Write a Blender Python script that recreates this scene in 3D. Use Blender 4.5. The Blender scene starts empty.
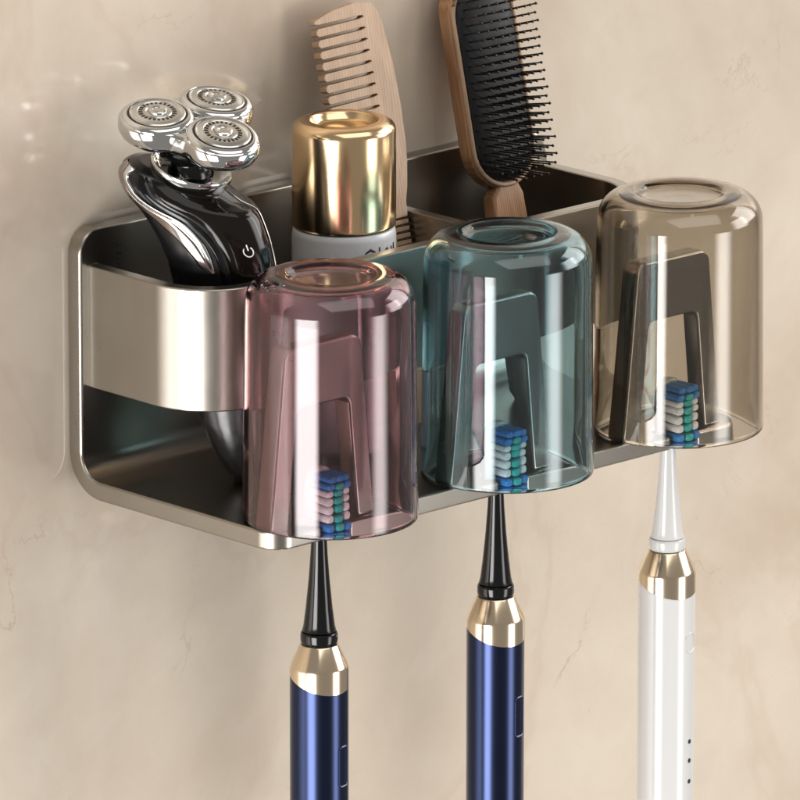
import bpy, bmesh, math, random
from mathutils import Vector, Matrix
random.seed(4)
S = bpy.context.scene
COL = S.collection
MM = 0.001
PI = math.pi

# ------------------------------------------------------------------ materials
def new_mat(name):
    m = bpy.data.materials.new(name); m.use_nodes = True
    nt = m.node_tree
    return m, nt, nt.nodes['Principled BSDF'], nt.nodes['Material Output']

def setp(b, **k):
    for n, v in k.items():
        b.inputs[n.replace('_', ' ')].default_value = v

def noise(nt, scale, detail=4, rough=.5, vec=None, dist=0):
    n = nt.nodes.new('ShaderNodeTexNoise'); n.inputs['Scale'].default_value = scale
    n.inputs['Detail'].default_value = detail; n.inputs['Roughness'].default_value = rough
    n.inputs['Distortion'].default_value = dist
    if vec: nt.links.new(vec, n.inputs['Vector'])
    return n

def coords(nt, scale=(1, 1, 1)):
    t = nt.nodes.new('ShaderNodeTexCoord'); mp = nt.nodes.new('ShaderNodeMapping')
    mp.inputs['Scale'].default_value = scale
    nt.links.new(t.outputs['Object'], mp.inputs['Vector'])
    return mp.outputs['Vector']

def ramp(nt, fac, stops):
    r = nt.nodes.new('ShaderNodeValToRGB'); nt.links.new(fac, r.inputs['Fac'])
    e = r.color_ramp.elements
    e[0].position, e[0].color = stops[0][0], (*stops[0][1], 1)
    e[1].position, e[1].color = stops[1][0], (*stops[1][1], 1)
    for p, c in stops[2:]:
        q = e.new(p); q.color = (*c, 1)
    return r

def maprange(nt, fac, a, b, lo=0, hi=1):
    r = nt.nodes.new('ShaderNodeMapRange'); nt.links.new(fac, r.inputs['Value'])
    r.inputs['From Min'].default_value = lo; r.inputs['From Max'].default_value = hi
    r.inputs['To Min'].default_value = a; r.inputs['To Max'].default_value = b
    return r.outputs['Result']

def bump(nt, b, h, strength, dist):
    n = nt.nodes.new('ShaderNodeBump'); n.inputs['Strength'].default_value = strength
    n.inputs['Distance'].default_value = dist
    nt.links.new(h, n.inputs['Height']); nt.links.new(n.outputs['Normal'], b.inputs['Normal'])

def metal(name, col, rough, grain=1.0, scale=(1, 1, 1)):
    m, nt, b, o = new_mat(name)
    setp(b, Metallic=1.0, Base_Color=(*col, 1))
    v = coords(nt, scale)
    n = noise(nt, 60, 5, .6, v)
    nt.links.new(maprange(nt, n.outputs['Fac'], rough - .02 * grain, rough + .02 * grain, .3, .7), b.inputs['Roughness'])

    return m

def plastic(name, col, rough=.25, coat=0, spec=.5):
    m, nt, b, o = new_mat(name)
    setp(b, Base_Color=(*col, 1), Roughness=rough, Coat_Weight=coat, Specular_IOR_Level=spec)
    v = coords(nt); n = noise(nt, 300, 3, .5, v)
    nt.links.new(maprange(nt, n.outputs['Fac'], max(rough - .04, .02), rough + .04, .3, .7), b.inputs['Roughness'])
    return m

def wall_material():
    m, nt, b, o = new_mat('beige_polished_marble')
    v = coords(nt)
    n1 = noise(nt, 7, 7, .55, v, .6)
    base = ramp(nt, n1.outputs['Fac'], [(.30, (.50, .40, .315)), (.72, (.68, .605, .505)), (.50, (.585, .505, .415))])
    n2 = noise(nt, 38, 8, .68, v, 1.2)
    mx = nt.nodes.new('ShaderNodeMix'); mx.data_type = 'RGBA'; mx.blend_type = 'MULTIPLY'
    mott = ramp(nt, n2.outputs['Fac'], [(.34, (.86, .83, .80)), (.62, (1, 1, 1))])
    mx.inputs['Factor'].default_value = .35
    nt.links.new(base.outputs['Color'], mx.inputs['A']); nt.links.new(mott.outputs['Color'], mx.inputs['B'])
    # thin wandering cracks, only here and there
    n3 = noise(nt, 11, 9, .62, v, .9)
    sb = nt.nodes.new('ShaderNodeMath'); sb.operation = 'SUBTRACT'; sb.inputs[1].default_value = .5
    nt.links.new(n3.outputs['Fac'], sb.inputs[0])
    ab = nt.nodes.new('ShaderNodeMath'); ab.operation = 'ABSOLUTE'; nt.links.new(sb.outputs[0], ab.inputs[0])
    line = maprange(nt, ab.outputs[0], 1, 0, 0, .006)
    n4 = noise(nt, 16, 3, .5, v)
    where = maprange(nt, n4.outputs['Fac'], 0, 1, .52, .64)
    mu = nt.nodes.new('ShaderNodeMath'); mu.operation = 'MULTIPLY'
    nt.links.new(line, mu.inputs[0]); nt.links.new(where, mu.inputs[1])
    m2 = nt.nodes.new('ShaderNodeMath'); m2.operation = 'MULTIPLY'; m2.inputs[1].default_value = .34
    nt.links.new(mu.outputs[0], m2.inputs[0])
    mx2 = nt.nodes.new('ShaderNodeMix'); mx2.data_type = 'RGBA'
    nt.links.new(m2.outputs[0], mx2.inputs['Factor'])
    nt.links.new(mx.outputs['Result'], mx2.inputs['A']); mx2.inputs['B'].default_value = (.27, .18, .12, 1)
    # broad soft veins
    n5 = noise(nt, 5.5, 6, .55, v, 1.6)
    s5 = nt.nodes.new('ShaderNodeMath'); s5.operation = 'SUBTRACT'; s5.inputs[1].default_value = .47
    nt.links.new(n5.outputs['Fac'], s5.inputs[0])
    a5 = nt.nodes.new('ShaderNodeMath'); a5.operation = 'ABSOLUTE'; nt.links.new(s5.outputs[0], a5.inputs[0])
    f5 = maprange(nt, a5.outputs[0], .30, 0, 0, .028)
    mx3 = nt.nodes.new('ShaderNodeMix'); mx3.data_type = 'RGBA'
    nt.links.new(f5, mx3.inputs['Factor']); nt.links.new(mx2.outputs['Result'], mx3.inputs['A'])
    mx3.inputs['B'].default_value = (.50, .385, .30, 1)
    nt.links.new(mx3.outputs['Result'], b.inputs['Base Color'])
    nr = noise(nt, 20, 4, .5, v)
    nt.links.new(maprange(nt, nr.outputs['Fac'], .07, .14, .3, .7), b.inputs['Roughness'])
    setp(b, IOR=1.55)
    return m

def wood(name, dark, light, axis_scale, grain=1.0):
    m, nt, b, o = new_mat(name)
    v = coords(nt, axis_scale)
    n = noise(nt, 60, 5, .6, v, .8)
    w = nt.nodes.new('ShaderNodeTexWave'); w.inputs['Scale'].default_value = 70
    w.inputs['Distortion'].default_value = 4; w.inputs['Detail'].default_value = 4
    w.inputs['Detail Scale'].default_value = 1.5
    nt.links.new(v, w.inputs['Vector'])
    mm = nt.nodes.new('ShaderNodeMix'); mm.inputs['Factor'].default_value = .22
    nt.links.new(n.outputs['Fac'], mm.inputs['A']); nt.links.new(w.outputs['Fac'], mm.inputs['B'])
    r = ramp(nt, mm.outputs['Result'], [(.25, dark), (.72, light)])
    nt.links.new(r.outputs['Color'], b.inputs['Base Color'])
    setp(b, Roughness=.42)
    bump(nt, b, n.outputs['Fac'], .12 * grain, .00006)
    return m

def tinted_glass(name, col, density):
    m, nt, b, o = new_mat(name)
    setp(b, Base_Color=(1, 1, 1, 1), Roughness=0.0, Transmission_Weight=1.0, IOR=1.6)
    va = nt.nodes.new('ShaderNodeVolumeAbsorption')
    va.inputs['Color'].default_value = (*col, 1); va.inputs['Density'].default_value = density
    nt.links.new(va.outputs[0], o.inputs['Volume'])
    return m

DARKGUN = metal('dark_gunmetal', (.36, .335, .305), .24)
GUN = metal('gunmetal_satin_aluminium', (.38, .352, .312), .29)
CHROME = metal('polished_chrome', (.70, .71, .71), .07, 0)
DARKCHROME = metal('smoked_chrome', (.42, .37, .35), .12, 0)
STEEL = metal('shaver_steel', (.62, .62, .60), .22, .5)
GOLD = metal('champagne_gold', (.86, .63, .37), .17, .4)
PALEGOLD = metal('pale_gold_collar', (.84, .70, .52), .16, .4)
BLACK = plastic('gloss_black_plastic', (.004, .004, .0045), .12, 0, .4)
BLACKM = plastic('satin_black_plastic', (.007, .007, .008), .24)
SMOKE = plastic('smoked_brown_black_panel', (.007, .0055, .0045), .08, 0, .28)
RUBBER = plastic('dark_rubber_cushion', (.006, .008, .010), .45, 0, .35)
PIN = plastic('dark_brown_pin', (.012, .008, .007), .3)
WHITEP = plastic('white_plastic', (.60, .60, .595), .22, .3)
WHITEB = plastic('white_bottle_lacquer', (.76, .77, .79), .3, .3)
NAVY = metal('navy_metallic_lacquer', (.030, .040, .088), .25, .5)
NAVYB = plastic('navy_button', (.02, .03, .09), .25)
def bristle(name, col):
    m, nt, b, o = new_mat(name)
    v = coords(nt, (1, .08, 1))
    n = noise(nt, 4200, 2, .6, v)
    lo = tuple(c * .7 for c in col)
    r = ramp(nt, n.outputs['Fac'], [(.36, lo), (.60, col)])
    nt.links.new(r.outputs['Color'], b.inputs['Base Color'])
    setp(b, Roughness=.5); bump(nt, b, n.outputs['Fac'], .5, .0002)
    return m
BR_WHITE = bristle('white_bristle', (.86, .88, .89))
BR_BLUE = bristle('blue_bristle', (.02, .24, .66))
BR_TEAL = bristle('teal_bristle', (.01, .45, .42))
INK = plastic('dark_ink', (.02, .02, .025), .5)
ICON = plastic('white_print', (.85, .85, .85), .5)
COMBW = wood('pale_comb_wood', (.34, .215, .13), (.50, .34, .225), (4, 4, .5))
BRUSHW = wood('warm_brush_wood', (.26, .12, .05), (.50, .285, .15), (5, 5, .45))
PINK = tinted_glass('rose_tinted_glass', (.46, .05, .15), 380)
TEAL = tinted_glass('teal_tinted_glass', (.15, .49, .57), 420)
BROWN = tinted_glass('brown_tinted_glass', (.46, .36, .20), 360)
WALLM = wall_material()

# ------------------------------------------------------------------ mesh helpers
def obj(name, bm, mat, parent=None, smooth_angle=35, weighted=True, recalc=True):
    if recalc:
        bmesh.ops.recalc_face_normals(bm, faces=bm.faces)
    for v in bm.verts:
        v.co *= MM
    lim = math.radians(smooth_angle)
    for f in bm.faces: f.smooth = True
    for e in bm.edges:
        if len(e.link_faces) == 2 and e.calc_face_angle(0) > lim:
            e.smooth = False
    me = bpy.data.meshes.new(name); bm.to_mesh(me); bm.free()
    me.materials.append(mat)
    o = bpy.data.objects.new(name, me); COL.objects.link(o)
    if weighted:
        w = o.modifiers.new('wn', 'WEIGHTED_NORMAL'); w.keep_sharp = True
    if parent: o.parent = parent
    return o

def thing(name, label, cat, loc_mm, group=None):
    o = bpy.data.objects.new(name, None); COL.objects.link(o)
    o.empty_display_size = .01
    o.location = Vector(loc_mm) * MM
    o['label'] = label; o['category'] = cat
    if group: o['group'] = group
    return o

def tag(o, label, cat, group=None):
    o['label'] = label; o['category'] = cat
    if group: o['group'] = group
    return o

def fillet(pts, radii, seg=8):
    out = []; n = len(pts)
    for i in range(n):
        p = Vector(pts[i]).to_2d(); r = radii[i] if isinstance(radii, (list, tuple)) else radii
        if r <= 0: out.append(p); continue
        a = (Vector(pts[i - 1]).to_2d() - p); c = (Vector(pts[(i + 1) % n]).to_2d() - p)
        la, lc = a.length, c.length; a /= la; c /= lc
        ang = a.angle(c)
        if abs(ang - PI) < 1e-3: out.append(p); continue
        t = min(r / math.tan(ang / 2), la * .49, lc * .49); rr = t * math.tan(ang / 2)
        ce = p + (a + c).normalized() * (rr / math.sin(ang / 2))
        v0 = p + a * t - ce; v1 = p + c * t - ce
        a0 = math.atan2(v0.y, v0.x); a1 = math.atan2(v1.y, v1.x)
        d = (a1 - a0 + PI) % (2 * PI) - PI
        for k in range(seg + 1):
            q = a0 + d * k / seg
            out.append(ce + Vector((math.cos(q), math.sin(q))) * rr)
    return out

def slab(outline, n0, n1, bevel=.5, seg=2, bm=None, cuts=()):
    """solid from a 2-D outline: x,y = outline, z from n0 to n1"""
    own = bm is None
    bm2 = bmesh.new()
    lo = [bm2.verts.new((p[0], p[1], n0)) for p in outline]
    hi = [bm2.verts.new((p[0], p[1], n1)) for p in outline]
    n = len(outline)
    bm2.faces.new(lo); bm2.faces.new(hi)
    for i in range(n):
        bm2.faces.new((lo[i], lo[(i + 1) % n], hi[(i + 1) % n], hi[i]))
    bmesh.ops.recalc_face_normals(bm2, faces=bm2.faces)
    if bevel > 0:
        ed = [e for e in bm2.edges if len(e.link_faces) == 2 and e.calc_face_angle(0) > 1.0 and abs(e.verts[0].co.z - e.verts[1].co.z) < 1e-6]
        bmesh.ops.bevel(bm2, geom=ed, offset=bevel, segments=seg, profile=.5, affect='EDGES', clamp_overlap=True)
    for c in cuts:
        bmesh.ops.bisect_plane(bm2, geom=bm2.verts[:] + bm2.edges[:] + bm2.faces[:], plane_co=(0, c, 0), plane_no=(0, 1, 0), dist=1e-5)
    return bm2

def map_bm(bm, f):
    for v in bm.verts: v.co = Vector(f(v.co.copy()))
    return bm

def join(bms):
    r = bmesh.new()
    for b in bms:
        me = bpy.data.meshes.new('tmp'); b.to_mesh(me); b.free()
        r.from_mesh(me); bpy.data.meshes.remove(me)
    return r

def lathe(prof, n=64, ofs=(0, 0, 0), zfun=None):
    """prof: list of (r, z); r=0 ends close on the axis"""
    bm = bmesh.new(); rings = []
    for r, z in prof:
        if r < 1e-6:
            rings.append([bm.verts.new((ofs[0], ofs[1], ofs[2] + z))])
        else:
            rings.append([bm.verts.new((ofs[0] + r * math.cos(2 * PI * k / n), ofs[1] + r * math.sin(2 * PI * k / n),
                          ofs[2] + z + (zfun(2 * PI * k / n, r, z) if zfun else 0))) for k in range(n)])
    for a, b in zip(rings, rings[1:]):
        for k in range(n):
            k2 = (k + 1) % n
            if len(a) == 1 and len(b) > 1: bm.faces.new((a[0], b[k], b[k2]))
            elif len(b) == 1 and len(a) > 1: bm.faces.new((a[k], a[k2], b[0]))
            elif len(a) > 1: bm.faces.new((a[k], a[k2], b[k2], b[k]))
    return bm

def arc_prof(cx, cz, r, a0, a1, n=8):
    return [(cx + r * math.cos(math.radians(a0 + (a1 - a0) * k / n)), cz + r * math.sin(math.radians(a0 + (a1 - a0) * k / n))) for k in range(n + 1)]

def loft(rings, cap=True):
    bm = bmesh.new(); R = [[bm.verts.new(p) for p in r] for r in rings]
    n = len(R[0])
    for a, b in zip(R, R[1:]):
        for k in range(n):
            bm.faces.new((a[k], a[(k + 1) % n], b[(k + 1) % n], b[k]))
    if cap:
        bm.faces.new(R[0]); bm.faces.new(R[-1])
    return bm

def tube(points, r, n=8, closed=False):
    pts = [Vector(p) for p in points]; rings = []; m = len(pts)
    for i, p in enumerate(pts):
        if closed: t = pts[(i + 1) % m] - pts[i - 1]
        else: t = pts[min(i + 1, m - 1)] - pts[max(i - 1, 0)]
        t.normalize()
        up = Vector((0, 0, 1)) if abs(t.z) < .9 else Vector((1, 0, 0))
        a = t.cross(up).normalized(); b = t.cross(a)
        rr = r(i / (m - 1)) if callable(r) else r
        rings.append([p + (a * math.cos(2 * PI * k / n) + b * math.sin(2 * PI * k / n)) * rr for k in range(n)])
    if closed:
        bm = bmesh.new(); R = [[bm.verts.new(q) for q in s] for s in rings]
        for i in range(m):
            a, b = R[i], R[(i + 1) % m]
            for k in range(n): bm.faces.new((a[k], a[(k + 1) % n], b[(k + 1) % n], b[k]))
        return bm
    return loft(rings)

# ------------------------------------------------------------------ the wall
W, D, H, T = 191.3, 88.4, 79.7, 5.7
bm = bmesh.new()
bmesh.ops.create_grid(bm, x_segments=1, y_segments=1, size=1500)
map_bm(bm, lambda c: (c.x + 100, 0.0, c.y))
w = obj('wall', bm, WALLM, weighted=False); w['kind'] = 'structure'

# ------------------------------------------------------------------ the rack
rack = thing('storage_rack', 'gunmetal grey metal bathroom rack fixed to the beige marble wall', 'wall rack', (0, 0, 0))
ri = 7.5
Lb = D - T - ri; La = ri * PI / 2; Lv = H - T - ri
Ls = Lb + La + Lv
cups_x = (24.2, 95.3, 166.4)
out = [(0, 0)]; rad = [7]
for cx in cups_x:                                      # slots for the toothbrush necks
    hw, dep = 4.8, 6.6
    out += [(cx - hw, 0)]; rad += [1.6]
    k = 12
    for i in range(k + 1):
        a = PI - PI * i / k
        out.append((cx + hw * math.cos(a), dep + hw * math.sin(a))); rad.append(0)
    out += [(cx + hw, 0)]; rad += [1.6]
out += [(W, 0), (W, Ls - 16), (W - 3.2, Ls), (0, Ls)]; rad += [7, 0, 9, 7]
pts = fillet(out, rad, 8)
cuts = [Lb + La * k / 10 for k in range(11)]
bm = slab(pts, -T, 0, .9, 3, cuts=cuts)
def bend(c):
    s, n = c.y, c.z
    if s <= Lb: return (c.x, -D + s, T + n)
    yc, zc = -T - ri, T + ri
    if s <= Lb + La:
        th = (s - Lb) / ri
        return (c.x, yc + (ri - n) * math.sin(th), zc - (ri - n) * math.cos(th))
    return (c.x, -T - n, zc + (s - Lb - La))
map_bm(bm, bend)
bmesh.ops.translate(bm, verts=bm.verts, vec=(0, -.6, 0))       # adhesive gap to the wall
obj('bent_frame', bm, GUN, rack, 30)

# curved front rail
t = 4.6
x0, x1, yb, yf, r = 2.5, W - 2.5, -T - .5, -57, 21
outer = fillet([(x0, yb), (x0, yf), (x1, yf), (x1, yb)], [0, r, r, 0], 20)
inner = fillet([(x0 + t, yb), (x0 + t, yf + t), (x1 - t, yf + t), (x1 - t, yb)], [0, r - t, r - t, 0], 20)
poly = outer + inner[::-1]
bm = slab(poly, 32.7, 69.3, .6, 3)
obj('front_rail', bm, GUN, rack, 30)
bm = slab([(116.2, yb), (120.2, yb), (120.2, yf + t), (116.2, yf + t)], 33.2, 69.0, .4, 2)
obj('divider', bm, GUN, rack, 30)

# three arch shaped cup holders
for cx in cups_x:
    c = cx - 3.0
    o_ = fillet([(c - 20.2, T), (c - 14.9, 59.2), (c + 14.9, 59.2), (c + 20.2, T)], [0, 4.2, 4.2, 0], 8)
    i_ = fillet([(c - 13.4, T), (c - 9.8, 40.5), (c + 9.8, 40.5), (c + 13.4, T)], [0, 2.2, 2.2, 0], 6)
    bm = slab(o_ + i_[::-1], 0, 6.4, .8, 3)
    map_bm(bm, lambda q: (q.x, -87.2 + q.z, q.y - .1))
    obj('cup_holder', bm, DARKGUN, rack, 30)

# ------------------------------------------------------------------ cups
def make_cup(name, x, mat, label):
    R, Hc, wl, rs, taper = 25.4, 72.4, 1.7, 8.5, .8
    def rad_at(z): return R - taper * z / Hc
    rt = rad_at(Hc)
    prof = []
    prof += arc_prof(R - .8, .8, .8, -90, 0, 5)                       # rolled rim
    prof += [(rad_at(z), z) for z in (12, 25, 38, 50, 58)]
    prof += arc_prof(rt - rs, Hc - rs, rs, 4, 80, 14)                 # shoulder
    prof += [(15.0, Hc + .05), (13.9, Hc - .05), (13.2, Hc - .35), (12.6, Hc - .95), (11.9, Hc - 1.5), (10.6, Hc - 1.9), (8, Hc - 2.15), (4, Hc - 2.25), (0, Hc - 2.25)]
    inn = [(0, Hc - 3.9), (5, Hc - 3.9), (9.5, Hc - 3.75), (12.0, Hc - 3.2), (13.8, Hc - 2.5)]
    inn += [(q[0] , q[1]) for q in arc_prof(rt - rs, Hc - rs, rs - wl - .3, 76, 4, 12)]
    inn += [(rad_at(z) - wl, z) for z in (58, 50, 38, 25, 12, 1.6)]
    inn += [(R - 1.55, .5), (R - 1.1, .05)]
    prof += inn
    bm = lathe(prof, 128)
    # close rim: bridge last ring to first
    bm.verts.ensure_lookup_table()
    n = 128
    last = bm.verts[-n:]; first = bm.verts[:n]
    for k in range(n): bm.faces.new((last[k], last[(k + 1) % n], first[(k + 1) % n], first[k]))
    o = obj(name, bm, mat, None, 60, weighted=False)
    o.location = Vector((x, -86.9, T + .25)) * MM
    g = 'upturned tinted cups on the rack'
    return tag(o, label, 'cup', g)
make_cup('drinking_cup', cups_x[0] - .2, PINK, 'rose pink transparent cup turned upside down, nearest one beside the shaver')
make_cup('drinking_cup', cups_x[1] - .4, TEAL, 'teal blue transparent cup turned upside down between pink and brown cups')
make_cup('drinking_cup', cups_x[2] - .6, BROWN, 'smoky brown transparent cup turned upside down at the far end of the rack')

# ------------------------------------------------------------------ toothbrushes
def make_toothbrush(x, body, neck, button, label, kind):
    root = thing('electric_toothbrush', label, 'toothbrush', (x, -81.9, 0), 'electric toothbrushes hanging in the slots')
    # neck
    prof = [(0, 7.5), (1.9, 7.3), (2.15, 4), (2.2, 0), (2.5, -6), (3.1, -14), (3.9, -22), (4.6, -27.6), (5.0, -29.2), (4.4, -29.5)]
    obj('neck', lathe(prof, 40), neck, root, 40)
    obj('neck_ring', lathe([(4.2, -29.4), (5.15, -29.6), (5.45, -30.2), (5.5, -32.0), (5.2, -33.0), (4.4, -33.1)], 40), neck, root, 40)
    # collar with a wavy lower border
    def wav(a, r, z):
        return -3.4 * math.cos(a + math.radians(100)) if z < -43 else 0
    prof = [(4.3, -33.2), (5.3, -33.2), (5.7, -33.5), (7.1, -36.6), (8.35, -39.4), (8.7, -40.5), (8.78, -43.4), (8.6, -43.5)]
    obj('collar', lathe(prof, 72, zfun=wav), PALEGOLD, root, 30)
    # handle
    prof = [(0, -38), (5.6, -38), (8.2, -39.9), (8.56, -40.9), (8.56, -45), (8.56, -125), (8.3, -131), (6.5, -135.5), (3, -137.4), (0, -137.6)]
    obj('handle', lathe(prof, 72), body, root, 40)
    # brush head plate and tufts (bristles point away from the wall)
    o_ = []
    for k in range(40):
        a = 2 * PI * k / 40
        o_.append((5.1 * math.copysign(abs(math.cos(a)) ** .8, math.cos(a)), 14.6 + 8.9 * math.copysign(abs(math.sin(a)) ** .8, math.sin(a))))
    bm = slab(o_, 0, 3.2, .9, 3)
    map_bm(bm, lambda q: (q.x, 1.6 - q.z, q.y - 3.2))
    hd = obj('brush_head', bm, WHITEP if kind == 'white' else WHITEP, root, 40)
    zs = [3.2 + 2.13 * k for k in range(8)]
    def tuft(tx, z, L, sq):
        ww, hh = sq
        rings = []
        for q, e in ((0, 1.0), (L * .4, 1.02), (L * .75, 1.05), (L - .7, 1.08), (L - .3, .98), (L - .08, .75), (L, .4)):
            rings.append([(tx + ww * e * math.copysign(abs(math.cos(2 * PI * k / 20)) ** .7, math.cos(2 * PI * k / 20)), -1.5 - q,
                           z + hh * e * math.copysign(abs(math.sin(2 * PI * k / 20)) ** .7, math.sin(2 * PI * k / 20))) for k in range(20)])
        tx_, tz_ = random.gauss(0, .014), random.gauss(0, .014)
        rings = [[(p[0] + tx_ * (-1.5 - p[1]), p[1], p[2] + tz_ * (-1.5 - p[1])) for p in r_] for r_ in rings]
        return loft(rings)
    groups = {'white_bristles': ([], BR_WHITE), 'blue_bristles': ([], BR_BLUE), 'teal_bristles': ([], BR_TEAL)}
    for i, z in enumerate(zs):
        edge = i in (0, 1, 6, 7)
        end = i in (0, 7)
        for j, tx in enumerate((-3.15, 0, 3.15)):
            key = 'blue_bristles' if edge and (j != 1 or end) else ('teal_bristles' if j == 1 else 'white_bristles')
            if end: tx *= .8
            L = (7.4 if j == 1 else 6.9) + (.6 if edge else 0) + random.uniform(-.1, .1)
            groups[key][0].append(tuft(tx, z, L, (1.27 if j != 1 else 1.4, .90)))
    for key, (lst, mt) in groups.items():
        obj(key, join(lst), mt, hd, 40)
    # switch side faces the room and slightly the left
    A = math.radians(-78)
    def on_handle(u, z, off):        # u mm round the handle
        a = A + u / 8.56
        return ((8.56 + off) * math.cos(a), (8.56 + off) * math.sin(a), z)
    if button == 'slot':
        loop = fillet([(-2.0, -63), (2.0, -63), (2.0, -75), (-2.0, -75)], 1.2, 6)
        obj('power_button', tube([on_handle(p.x, p.y, .05) for p in loop], .28, 6, closed=True), NAVYB, root, 50)
    else:
        for z in (-92, -98, -104.5):
            bm = tube([on_handle(0, z, -.2), on_handle(0, z, .12)], .7, 14)
            obj('indicator_light', bm, INK, root, 50)
        loop = fillet([(-2.4, -58), (2.4, -58), (2.4, -64), (-2.4, -64)], 2.3, 8)
        obj('power_button', tube([on_handle(p.x, p.y, .02) for p in loop], .2, 6, closed=True), WHITEP, root, 50)
    return root
make_toothbrush(24.2, NAVY, BLACK, 'slot', 'navy blue electric toothbrush with black neck hanging below the pink cup', 'navy')
make_toothbrush(95.3, NAVY, BLACK, 'slot', 'navy blue electric toothbrush with black neck hanging below the teal cup', 'navy')
make_toothbrush(166.8, WHITEP, WHITEP, 'dots', 'white electric toothbrush with gold collar hanging below the brown cup', 'white')

# ------------------------------------------------------------------ bottle
bt = thing('cosmetic_bottle', 'white round bottle with shiny gold cap standing in the middle of the rack', 'bottle', (81, -32, T))
obj('bottle_body', lathe([(0, 0), (13.5, 0), (14.8, .6), (15.4, 2.0), (15.4, 64.6), (15.0, 66.4), (14.4, 66.8), (13, 66.9), (0, 66.9)], 96), WHITEB, bt, 50)
capp = [(0, 67.05), (14.6, 67.05), (15.2, 67.3), (15.35, 68), (15.35, 94.3)] + arc_prof(15.35 - 3.2, 95.6, 3.2, 0, 80, 8) \
    + [(11.6, 98.9)] + arc_prof(10.6, 98.1, .8, 60, 150, 5) + [(9.3, 96.9), (8.4, 96.2), (5, 96.0), (0, 96.0)]
obj('cap', lathe(capp, 96), GOLD, bt, 50)
# handwriting on the body (only its upper half shows above the rail)
def on_bottle(u, z):
    a = math.radians(-93) + u / 15.4
    return (15.45 * math.cos(a), 15.45 * math.sin(a), z)
strokes = [[(-5.2, 60.2), (-4.0, 61.8), (-2.6, 62.6), (-1.2, 61.9), (-.6, 60.6)], [(-5.2, 60.2), (-4.6, 58.6), (-2.8, 58.2), (-1.4, 59.0)],
           [(.6, 63.0), (.7, 60.8), (.9, 58.8), (1.8, 58.4)], [(2.6, 61.6), (2.8, 60.0), (3.0, 58.4)], [(2.6, 61.2), (4.0, 62.2), (4.5, 60.4), (4.6, 58.4)],
           [(6.2, 62.4), (6.3, 60.4), (6.5, 58.4)], [(7.8, 63.0), (7.8, 60.4), (8.0, 58.4)]]
lst = []
for s in strokes:
    dense = []
    for a, b in zip(s, s[1:]):
        for k in range(4): dense.append((a[0] + (b[0] - a[0]) * k / 4, a[1] + (b[1] - a[1]) * k / 4))
    dense.append(s[-1])
    lst.append(tube([on_bottle(*p) for p in dense], lambda q: .34 - .16 * abs(2 * q - 1), 6))
obj('lettering', join(lst), INK, bt, 60)

# ------------------------------------------------------------------ comb (leans back to the wall)
k_ = .22
def comb_pt(x, z, n): # n thickness towards the room
    return (x, -21.5 + k_ * (z - 69) - n, z + n * k_)
out = [(94, 129.6), (98, 130.5), (106.8, 131.4), (113.0, 130.4), (115.2, 128), (116.6, 124), (118.4, 112), (119.2, 99), (118.9, 89), (118.3, 83), (116.9, 76), (115.6, 72)]
out += [(115.3, 69.0)]
z = 68.6
while z > 24:                                           # fine teeth at the right edge
    out += [(115.4, z), (115.2, z - 1.15), (109.6, z - 1.3), (109.6, z - 1.9)]
    z -= 2.0
out += [(115.0, 22), (113.5, 11), (108, 7.4), (102, 8.5), (100.5, 14), (101.5, 40), (103.5, 74), (105, 88)]
# wide teeth at the left edge, from the lowest to the guard tooth
z = 127.4 - 3.3 * 11
root_x = lambda z: 110.6 - .045 * (z - 100)
tip_x = lambda z: 90.8 - .03 * (z - 100)
while z < 127:
    out += [(root_x(z) - .3, z - .1), (tip_x(z) + .8, z - .5), (tip_x(z), z + .15), (tip_x(z), z + 1.25), (tip_x(z) + .8, z + 1.9), (root_x(z) - 1.8, z + 2.4), (root_x(z), z + 2.8)]
    z += 3.3
out += [(root_x(z) - .4, z), (tip_x(z) + 1.2, z - .3), (tip_x(z) - .6, z + .1), (tip_x(z) - .2, z + .9)]
bm = slab([Vector(p) for p in out], -1.5, 1.5, .35, 2)
map_bm(bm, lambda q: comb_pt(q.x, q.y, q.z))
tag(obj('wooden_comb', bm, COMBW, None, 40), 'pale wooden comb with wide teeth leaning behind the gold capped bottle', 'comb')

# ------------------------------------------------------------------ paddle hair brush
hb = thing('hair_brush', 'wooden paddle hair brush with black cushion leaning back in the rack', 'hair brush', (158.3, -17.6, 61))
ang = math.atan(.21)
hb.rotation_euler = (-ang, 0, 0)                       # local z runs up the handle, -y is the bristle side
def brush_outline(inset=0, n=18):
    hw = 13.6 - inset; top = 74 - inset; bot = 6.5 + inset
    o = []
    for k in range(n + 1):                             # rounded bottom, left to right
        a = PI + PI * k / n
        o.append((.6 + hw * math.cos(a), bot + 13 - inset * .9 + (13 - inset * .9) * math.sin(a)))
    for k in range(n + 1):
        a = PI * k / n
        o.append((-.2 + hw * math.cos(a), top - 14 + (14 - inset * .5) * math.sin(a)))
    return o
hl = brush_outline()
# open the outline at the bottom for the handle
n = 18
left = hl[:7]; right = hl[12:]
# head bottom: sweep into the handle
body = hl[:8] + [(-6.2, 4.5), (-6.9, -4), (-6.9, -40), (-6.3, -54), (-3.2, -58), (.5, -58.8), (4.2, -58), (7.0, -54), (7.2, -40), (7.0, -4), (6.6, 4.5)] + hl[11:]
bm = slab([Vector(p) for p in body], 0, 5.6, 1.3, 4)
map_bm(bm, lambda q: (q.x, -q.z, q.y))
obj('wooden_body', bm, BRUSHW, hb, 40)
# rounded rim
rim = brush_outline(1.2)
bm = tube([(p[0], -5.5, p[1]) for p in rim], .8, 8, closed=True)
obj('rim', bm, COMBW, hb, 60)
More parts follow.
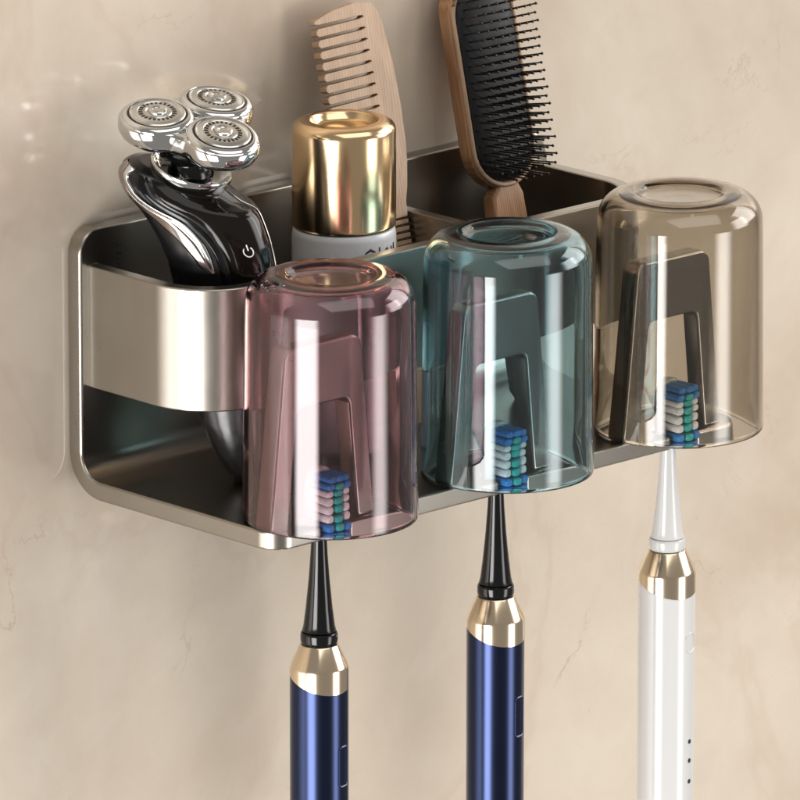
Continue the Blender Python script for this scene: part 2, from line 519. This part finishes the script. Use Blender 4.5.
# domed rubber cushion
cu = []
for kx, (ins, yy) in enumerate([(2.0, -5.0), (2.1, -5.9), (2.8, -6.7), (4.2, -7.4), (6.2, -7.9), (8.6, -8.2), (11.2, -8.4)]):
    cu.append([(p[0], yy, p[1]) for p in brush_outline(ins)])
obj('cushion', loft(cu), RUBBER, hb, 60)
def cushion_y(x, z):
    dx = abs(x - .3) / 11.8; return -8.4 + 2.4 * dx ** 2.6
pins = []
rowz = 11.0; row = 0
while rowz < 72:
    nx = 8 if row % 2 else 9
    for i in range(nx):
        u = (i - (nx - 1) / 2) * 2.62
        lo_lim = 8.2 + 12.4 * (1 - math.sqrt(max(0, 1 - (abs(u) / 12.2) ** 2)))
        hi_lim = 72 - 13 * (1 - math.sqrt(max(0, 1 - (abs(u) / 12.2) ** 2)))
        if not (lo_lim + .8 < rowz < hi_lim - .6): continue
        x = u + .3 + random.uniform(-.12, .12); y0 = cushion_y(x, rowz) + .3
        zc = (rowz - 38) / 32
        d = Vector((.022 * u + random.gauss(0, .012), -1, .16 * zc + (.18 * (zc + .75) if zc < -.75 else 0))).normalized()
        p0 = Vector((x, y0, rowz)); p1 = p0 + d * (9.0 + random.uniform(-.2, .2))
        pins.append(tube([p0, p1], .26, 6))
        tip = bmesh.new(); bmesh.ops.create_icosphere(tip, subdivisions=1, radius=.52, matrix=Matrix.Translation(p1)); pins.append(tip)
    rowz += 2.42; row += 1
obj('pin_bristles', join(pins), PIN, hb, 60, weighted=False)

# ------------------------------------------------------------------ electric shaver
yaw = math.radians(43.6)
RV = Vector((math.cos(yaw), -math.sin(yaw), 0)); FV = Vector((-math.sin(yaw), -math.cos(yaw), 0)); ZV = Vector((0, 0, 1))
sh = thing('electric_shaver', 'black electric shaver with three chrome rotary heads leaning in the rack', 'shaver', (26, -32, T))
sh.rotation_euler = (0, 0, -yaw)                       # local x to its right side, -y to its front
def P(px, py, f=0):                                    # side profile units -> local mm (x, front, height)
    return Vector(((px - 205.6) / 3.378, -f, 82.9 + (222 - py) / 3.26 - T + f * .27))
secs = [(478, 240, 262, 5.5), (472, 232, 264, 7.5), (462, 224, 266, 9), (445, 213, 268, 10), (413, 198, 271, 11), (360, 188, 275, 12), (300, 178, 277, 12.5),
        (257, 167.5, 273, 13), (240, 161, 269, 13.2), (225, 153, 264, 13.4), (210, 143.5, 258, 13.5), (195, 132, 251, 13.5),
        (182, 124.5, 244, 13.3), (170, 121, 236, 12.6), (162, 124, 227, 11.4), (156, 131, 217, 9.2), (152.5, 142, 206, 6.2)]
def section(y, l, r, hd, off=0, n=64):
    c = P((l + r) / 2, y); hw = (r - l) / 2 / 3.378 + off; ring = []
    for k in range(n):
        a = 2 * PI * k / n
        ex = .86
        ca, sa = math.cos(a), math.sin(a)
        ring.append(slope(c + Vector((hw * math.copysign(abs(ca) ** ex, ca), (hd + off) * math.copysign(abs(sa) ** ex, sa), 0)), y))
    return ring
def slope(p, y):
    """the top of the body is cut slanting down to its right and front"""
    q = max(0, min(1, (215 - y) / 60)); q = q * q * (3 - 2 * q)
    return p - Vector((0, 0, q * (.25 * (p.x + 25) + .16 * (4 - p.y))))
def lerp_sec(y):
    s = sorted(secs)
    for a, b in zip(s, s[1:]):
        if a[0] <= y <= b[0]:
            q = (y - a[0]) / (b[0] - a[0]); return (y,) + tuple(a[i] + (b[i] - a[i]) * q for i in (1, 2, 3))
    return s[0] if y < s[0][0] else s[-1]
def surf(y, phi, off=0):
    """point on the shell; phi in degrees, 0 = right, -90 = front, 180 = left"""
    _, l, r, hd = lerp_sec(y); c = P((l + r) / 2, y); hw = (r - l) / 2 / 3.378
    a = math.radians(phi); ca, sa = math.cos(a), math.sin(a)
    p = Vector((hw * math.copysign(abs(ca) ** .86, ca), hd * math.copysign(abs(sa) ** .86, sa), 0))
    nrm = Vector((ca / hw, sa / hd, 0)).normalized()
    return slope(c + p + nrm * off, y)
# smooth the profile: catmull through the sections
dense = []
ys = [s[0] for s in secs]
ylist = []
for a, b in zip(ys, ys[1:]):
    for k in range(5): ylist.append(a + (b - a) * k / 5)
ylist.append(ys[-1])
raw = [lerp_sec(y) for y in ylist]
sm = [list(q) for q in raw]
for _ in range(8):
    s2 = [list(q) for q in sm]
    for i in range(1, len(sm) - 1):
        for j in (1, 2, 3): s2[i][j] = (sm[i - 1][j] + 2 * sm[i][j] + sm[i + 1][j]) / 4
    sm = s2
secs = [tuple(q) for q in sm]
obj('body', loft([section(*q) for q in secs]), BLACKM, sh, 60)

def patch(y_list, phi_a, phi_b, off, n=14):
    """raised skin between two angle curves over the shell, closed towards the shell"""
    bm = bmesh.new(); rows = []
    for y in y_list:
        a, b = phi_a(y), phi_b(y); row = []
        for k in range(n + 1):
            q = k / n; e = min(1, min(q, 1 - q) * 6) ** .5
            row.append(bm.verts.new(surf(y, a + (b - a) * q, off * e - .15)))
        rows.append(row)
    for r0, r1 in zip(rows, rows[1:]):
        for k in range(n): bm.faces.new((r0[k], r0[k + 1], r1[k + 1], r1[k]))
    return bm
def interp(tab):
    xs = [q[0] for q in tab]; v_ = [q[1] for q in tab]; m = len(xs)
    sl = [(v_[min(i + 1, m - 1)] - v_[max(i - 1, 0)]) / (xs[min(i + 1, m - 1)] - xs[max(i - 1, 0)]) for i in range(m)]
    def f(y):
        if y <= xs[0]: return v_[0]
        if y >= xs[-1]: return v_[-1]
        i = max(k for k in range(m) if xs[k] <= y); h = xs[i + 1] - xs[i]; t_ = (y - xs[i]) / h
        return ((2 * t_ ** 3 - 3 * t_ ** 2 + 1) * v_[i] + (t_ ** 3 - 2 * t_ ** 2 + t_) * h * sl[i]
                + (-2 * t_ ** 3 + 3 * t_ ** 2) * v_[i + 1] + (t_ ** 3 - t_ ** 2) * h * sl[i + 1])
    return f
def interp_old(tab):
    def f(y):
        if y <= tab[0][0]: return tab[0][1]
        for (a, va), (b, vb) in zip(tab, tab[1:]):
            if y <= b: 
                q = (y - a) / (b - a); q = q * q * (3 - 2 * q) * .5 + q * .5
                return va + (vb - va) * q
        return tab[-1][1]
    return f
def phi_of(tab):
    """(y, screen px) -> front angle"""
    def f(y):
        px = interp(tab)(y); _, l, r, hd = lerp_sec(y)
        q = max(-1, min(1, (px - (l + r) / 2) / ((r - l) / 2)))
        return -math.degrees(math.acos(math.copysign(abs(q) ** (1 / .86), q)))
    return f
yl = [156 + 2.5 * k for k in range(43)]
# note: the shell bulges to the front, so heights at the front read ~12 px lower
tr_l = phi_of([(156, 128), (165, 122), (180, 124), (195, 136), (212, 157), (230, 178), (246, 193), (258, 203), (263, 214)])
tr_m = phi_of([(156, 133), (165, 127), (180, 134), (195, 150), (212, 176), (230, 196), (246, 207), (258, 213), (263, 215)])
tr_r = phi_of([(156, 138), (165, 131), (180, 141), (195, 160), (212, 186), (230, 204), (246, 212), (258, 215), (263, 216)])
yt = [156 + 2.5 * k for k in range(43)]
obj('side_trim', patch([y for y in yt if y <= 262], tr_l, tr_m, .75, 10), DARKCHROME, sh, 60)
obj('chrome_trim', patch([y for y in yt if y <= 262], tr_m, tr_r, .95, 8), CHROME, sh, 60)
fp_l = phi_of([(158, 152), (175, 158), (190, 172), (205, 190), (225, 212), (250, 226), (300, 236)])
fp_r = phi_of([(158, 214), (175, 237), (190, 247), (205, 254.5), (225, 263), (250, 270), (300, 276)])
obj('front_panel', patch([158 + 3 * k for k in range(46)], fp_l, fp_r, .8, 24), SMOKE, sh, 60)
ms_l = phi_of([(158, 139), (175, 139), (190, 154), (205, 176), (225, 202), (250, 217), (300, 228)])
obj('gloss_shell', patch([158 + 3 * k for k in range(46)], ms_l, phi_of([(158, 150), (175, 156), (190, 170), (205, 188), (225, 210), (250, 224), (300, 234)]), .7, 10), BLACK, sh, 60)
rt = [y for y in range(160, 300, 4)]
obj('side_line', tube([surf(y, -8, .25) for y in rt], .28, 6), DARKCHROME, sh, 60)
# power symbol on the front panel
ic_y = 241
def icon_pt(u, v):
    ph0 = phi_of([(150, 247), (300, 247)])(ic_y)
    _, l, r, hd = lerp_sec(ic_y)
    return surf(ic_y - v * 3.26, ph0 + math.degrees(u / 13.0), .80)
ring = [icon_pt(1.35 * math.sin(math.radians(a)), 1.5 * math.cos(math.radians(a))) for a in range(40, 321, 14)]
bar = [icon_pt(0, 2.1), icon_pt(0, .4)]
obj('power_symbol', join([tube(ring, .2, 6), tube(bar, .2, 6)]), ICON, sh, 60)

# collar, neck and head: built round an axis then tilted
def frame(center, nrm, tw=0):
    n_ = Vector(nrm).normalized(); x_ = Vector((1, 0, 0)); x_ = (x_ - n_ * x_.dot(n_)).normalized(); y_ = n_.cross(x_)
    M = Matrix.Rotation(tw, 3, 'Z')
    def f(q):
        q = M @ Vector(q); return center + x_ * q.x + y_ * q.y + n_ * q.z
    return f
F1 = frame(P(192, 170, 2.5), (.26, -.28, 1))
bm = lathe([(0, -2.2), (8.5, -1.8), (10.6, -.2), (11.3, .9), (11.9, 1.1), (12.2, .6), (12.1, -.6), (11.2, -3.2), (8, -5), (0, -5)], 72)
obj('collar_ring', map_bm(bm, lambda q: F1((q.x, q.y * .86, q.z))), CHROME, sh, 50)
F2 = frame(P(191, 168, 3), (.02, -.06, 1))
obj('neck', map_bm(lathe([(0, -5), (6.2, -5), (7.0, -1.5), (5.6, 1.0), (6.0, 2.2), (7.6, 3.4), (7.9, 4.6), (6.8, 5.6), (8.4, 6.6), (8.2, 8.5), (0, 8.6)], 48), F2), BLACK, sh, 50)
hc = P(199, 122, 0) + Vector((0, -1, 0))
F3 = frame(hc, (.11, -.25, 1), math.radians(6))
def lobe_r(th, cr=12.4, lr=10.9, core=14.2, scale=1):
    best = 0; acc = 0
    vals = [core * .98]
    for k in range(3):
        a = PI + k * 2 * PI / 3
        dx = (th - a + PI) % (2 * PI) - PI
        if abs(dx) < PI / 2:
            s = cr * math.sin(dx)
            if abs(s) < lr: vals.append(cr * math.cos(dx) + math.sqrt(lr * lr - s * s))
    p = 14
    return (sum(v ** p for v in vals) / 1) ** (1 / p) * scale
def lobe_ring(scale, z, n=160, lr=10.9):
    return [F3((lobe_r(2 * PI * k / n, lr=lr) * scale * math.cos(2 * PI * k / n), lobe_r(2 * PI * k / n, lr=lr) * scale * math.sin(2 * PI * k / n), z)) for k in range(n)]
rings = [lobe_ring(.40, -7.6), lobe_ring(.66, -7.3), lobe_ring(.86, -6.6), lobe_ring(.95, -5.4), lobe_ring(.99, -3.8), lobe_ring(1.0, -2.2), lobe_ring(.995, -.6), lobe_ring(.97, .2), lobe_ring(.90, .55), lobe_ring(.5, .3), lobe_ring(.1, .1)]
head = obj('head_plate', loft(rings), CHROME, sh, 50)
for k in range(3):
    a = PI + k * 2 * PI / 3
    cx, cy = 12.0 * math.cos(a), 12.0 * math.sin(a)
    tilt = frame(Vector((0, 0, 0)), (math.cos(a) * .07, math.sin(a) * .07, 1))
    def G(q, cx=cx, cy=cy, tilt=tilt):
        v = tilt(q); return F3((cx + v.x, cy + v.y, v.z + .2))
    cup = lathe([(10.7, -.8), (10.8, .1), (10.5, .8), (9.9, 1.25), (9.2, 1.5), (8.9, 1.45), (8.7, 1.1), (8.2, 1.1)], 80)
    rg = obj('shaving_head', map_bm(cup, G), CHROME, sh, 40)
    cup = lathe([(8.3, .9), (8.2, 1.6), (7.9, 1.85), (7.5, 1.7), (7.2, 1.75), (6.6, 2.0), (5.9, 2.1), (5.7, 1.95), (4.3, 1.95), (4.1, 2.2), (3.5, 2.2), (3.2, 1.95), (2.9, 2.0), (2.7, 2.7), (2.3, 2.95), (1.5, 2.85), (1.1, 2.55), (0, 2.55)], 80)
    obj('cutter', map_bm(cup, G), STEEL, rg, 30)
    cup = lathe([(8.85, 1.0), (8.8, 1.3), (8.4, 1.35), (8.25, 1.15)], 72)
    obj('groove', map_bm(cup, G), BLACKM, rg, 40)
    sl = []
    for i in range(24):
        th = 2 * PI * i / 24
        b_ = bmesh.new(); bmesh.ops.create_cube(b_, size=1, matrix=Matrix.Rotation(th, 4, 'Z') @ Matrix.Translation((5.0, 0, 1.95)) @ Matrix.Diagonal((1.15, .72, .16, 1)))
        sl.append(b_)
    obj('slot_ring', map_bm(join(sl), G), BLACKM, rg, 40)

# ------------------------------------------------------------------ camera
cam = bpy.data.cameras.new('camera'); co = bpy.data.objects.new('camera', cam); COL.objects.link(co)
cam.lens = 425.36; cam.sensor_width = 36; cam.sensor_fit = 'HORIZONTAL'
cam.clip_start = .1; cam.clip_end = 50
r2 = Vector((0.7245724, -0.68919739, 0.00133483)); u2 = Vector((0.1806532, 0.19179409, 0.96466546)); d = Vector((0.66510094, 0.69872883, -0.26347442))
M = Matrix((r2, u2, -d)).transposed().to_4x4()
M.translation = Vector((-1764.679, -1995.002, 755.068)) * MM
co.matrix_world = M
S.camera = co

# ------------------------------------------------------------------ lamps
def area(name, az, dist, z0, z1, width, radiance, col, fall_axis=0, soft=.25, aim_z=None):
    """az: degrees left of the wall's outward normal"""
    c = Vector((.095, -.06, 0)); a = math.radians(az)
    dirv = Vector((-math.sin(a), -math.cos(a), 0))
    L = bpy.data.lights.new(name, 'AREA'); L.shape = 'RECTANGLE'
    L.size = width; L.size_y = z1 - z0; L.color = col
    L.energy = radiance * PI * width * (z1 - z0)
    # a softbox is bright in the middle and falls off to its side edges
    L.use_nodes = True; nt = L.node_tree; em = nt.nodes['Emission']
    g = nt.nodes.new('ShaderNodeNewGeometry'); sp = nt.nodes.new('ShaderNodeSeparateXYZ')
    nt.links.new(g.outputs['Parametric'], sp.inputs[0])
    def mth(op, a, b=None, **k):
        m_ = nt.nodes.new('ShaderNodeMath'); m_.operation = op
        nt.links.new(a, m_.inputs[0])
        if b is not None: m_.inputs[1].default_value = b
        return m_.outputs[0]
    q = mth('ABSOLUTE', mth('SUBTRACT', sp.outputs[fall_axis], .5))
    mr = nt.nodes.new('ShaderNodeMapRange'); mr.interpolation_type = 'SMOOTHSTEP'
    nt.links.new(q, mr.inputs['Value'])
    mr.inputs['From Min'].default_value = .5; mr.inputs['From Max'].default_value = soft
    mr.inputs['To Min'].default_value = 0; mr.inputs['To Max'].default_value = 1.25
    nt.links.new(mr.outputs['Result'], em.inputs['Strength'])
    o = bpy.data.objects.new(name, L); COL.objects.link(o)
    pos = c + dirv * dist + Vector((0, 0, (z0 + z1) / 2))
    o.location = pos
    tgt = c + Vector((0, 0, (z0 + z1) / 2 if aim_z is None else aim_z))
    o.rotation_euler = (tgt - pos).to_track_quat('-Z', 'Y').to_euler()
    return o
area('softbox', 74, .95, -.60, .0, .58, 11.5, (1, .985, .97))
area('softbox', -21, .95, -.60, .04, .52, 5.6, (1, .985, .96), soft=.08)
def panel(name, pos, tgt, sx, sy, radiance, col):
    L = bpy.data.lights.new(name, 'AREA'); L.shape = 'RECTANGLE'; L.size = sx; L.size_y = sy
    L.color = col; L.energy = radiance * PI * sx * sy
    o = bpy.data.objects.new(name, L); COL.objects.link(o); o.location = pos
    o.rotation_euler = (Vector(tgt) - Vector(pos)).to_track_quat('-Z', 'Y').to_euler()
area('added_fill_light', -52, .95, .06, .50, .55, 4.5, (1, .98, .95), soft=.2)  # added fill, brightens the back plate and base inside the rack
panel('overhead_softbox', (-.1, -1.1, 1.5), (.1, 0, 0), 2.0, 1.3, 1.65, (1, .97, .93))
panel('side_softbox', (1.25, -.40, .55), (.1, -.03, 0), .7, .8, 4.5, (1, .97, .93))

wd = bpy.data.worlds.new('World'); S.world = wd; wd.use_nodes = True
bg = wd.node_tree.nodes['Background']; bg.inputs['Color'].default_value = (1, .94, .87, 1); bg.inputs['Strength'].default_value = .28

S.view_settings.view_transform = 'Standard'; S.view_settings.look = 'None'
S.view_settings.exposure = 0; S.view_settings.gamma = 1
cy = S.cycles
cy.max_bounces = 24; cy.transmission_bounces = 20; cy.glossy_bounces = 8; cy.diffuse_bounces = 4; cy.transparent_max_bounces = 12
cy.caustics_reflective = False; cy.caustics_refractive = True; cy.blur_glossy = .3
cy.use_denoising = True
cy.sample_clamp_indirect = 4
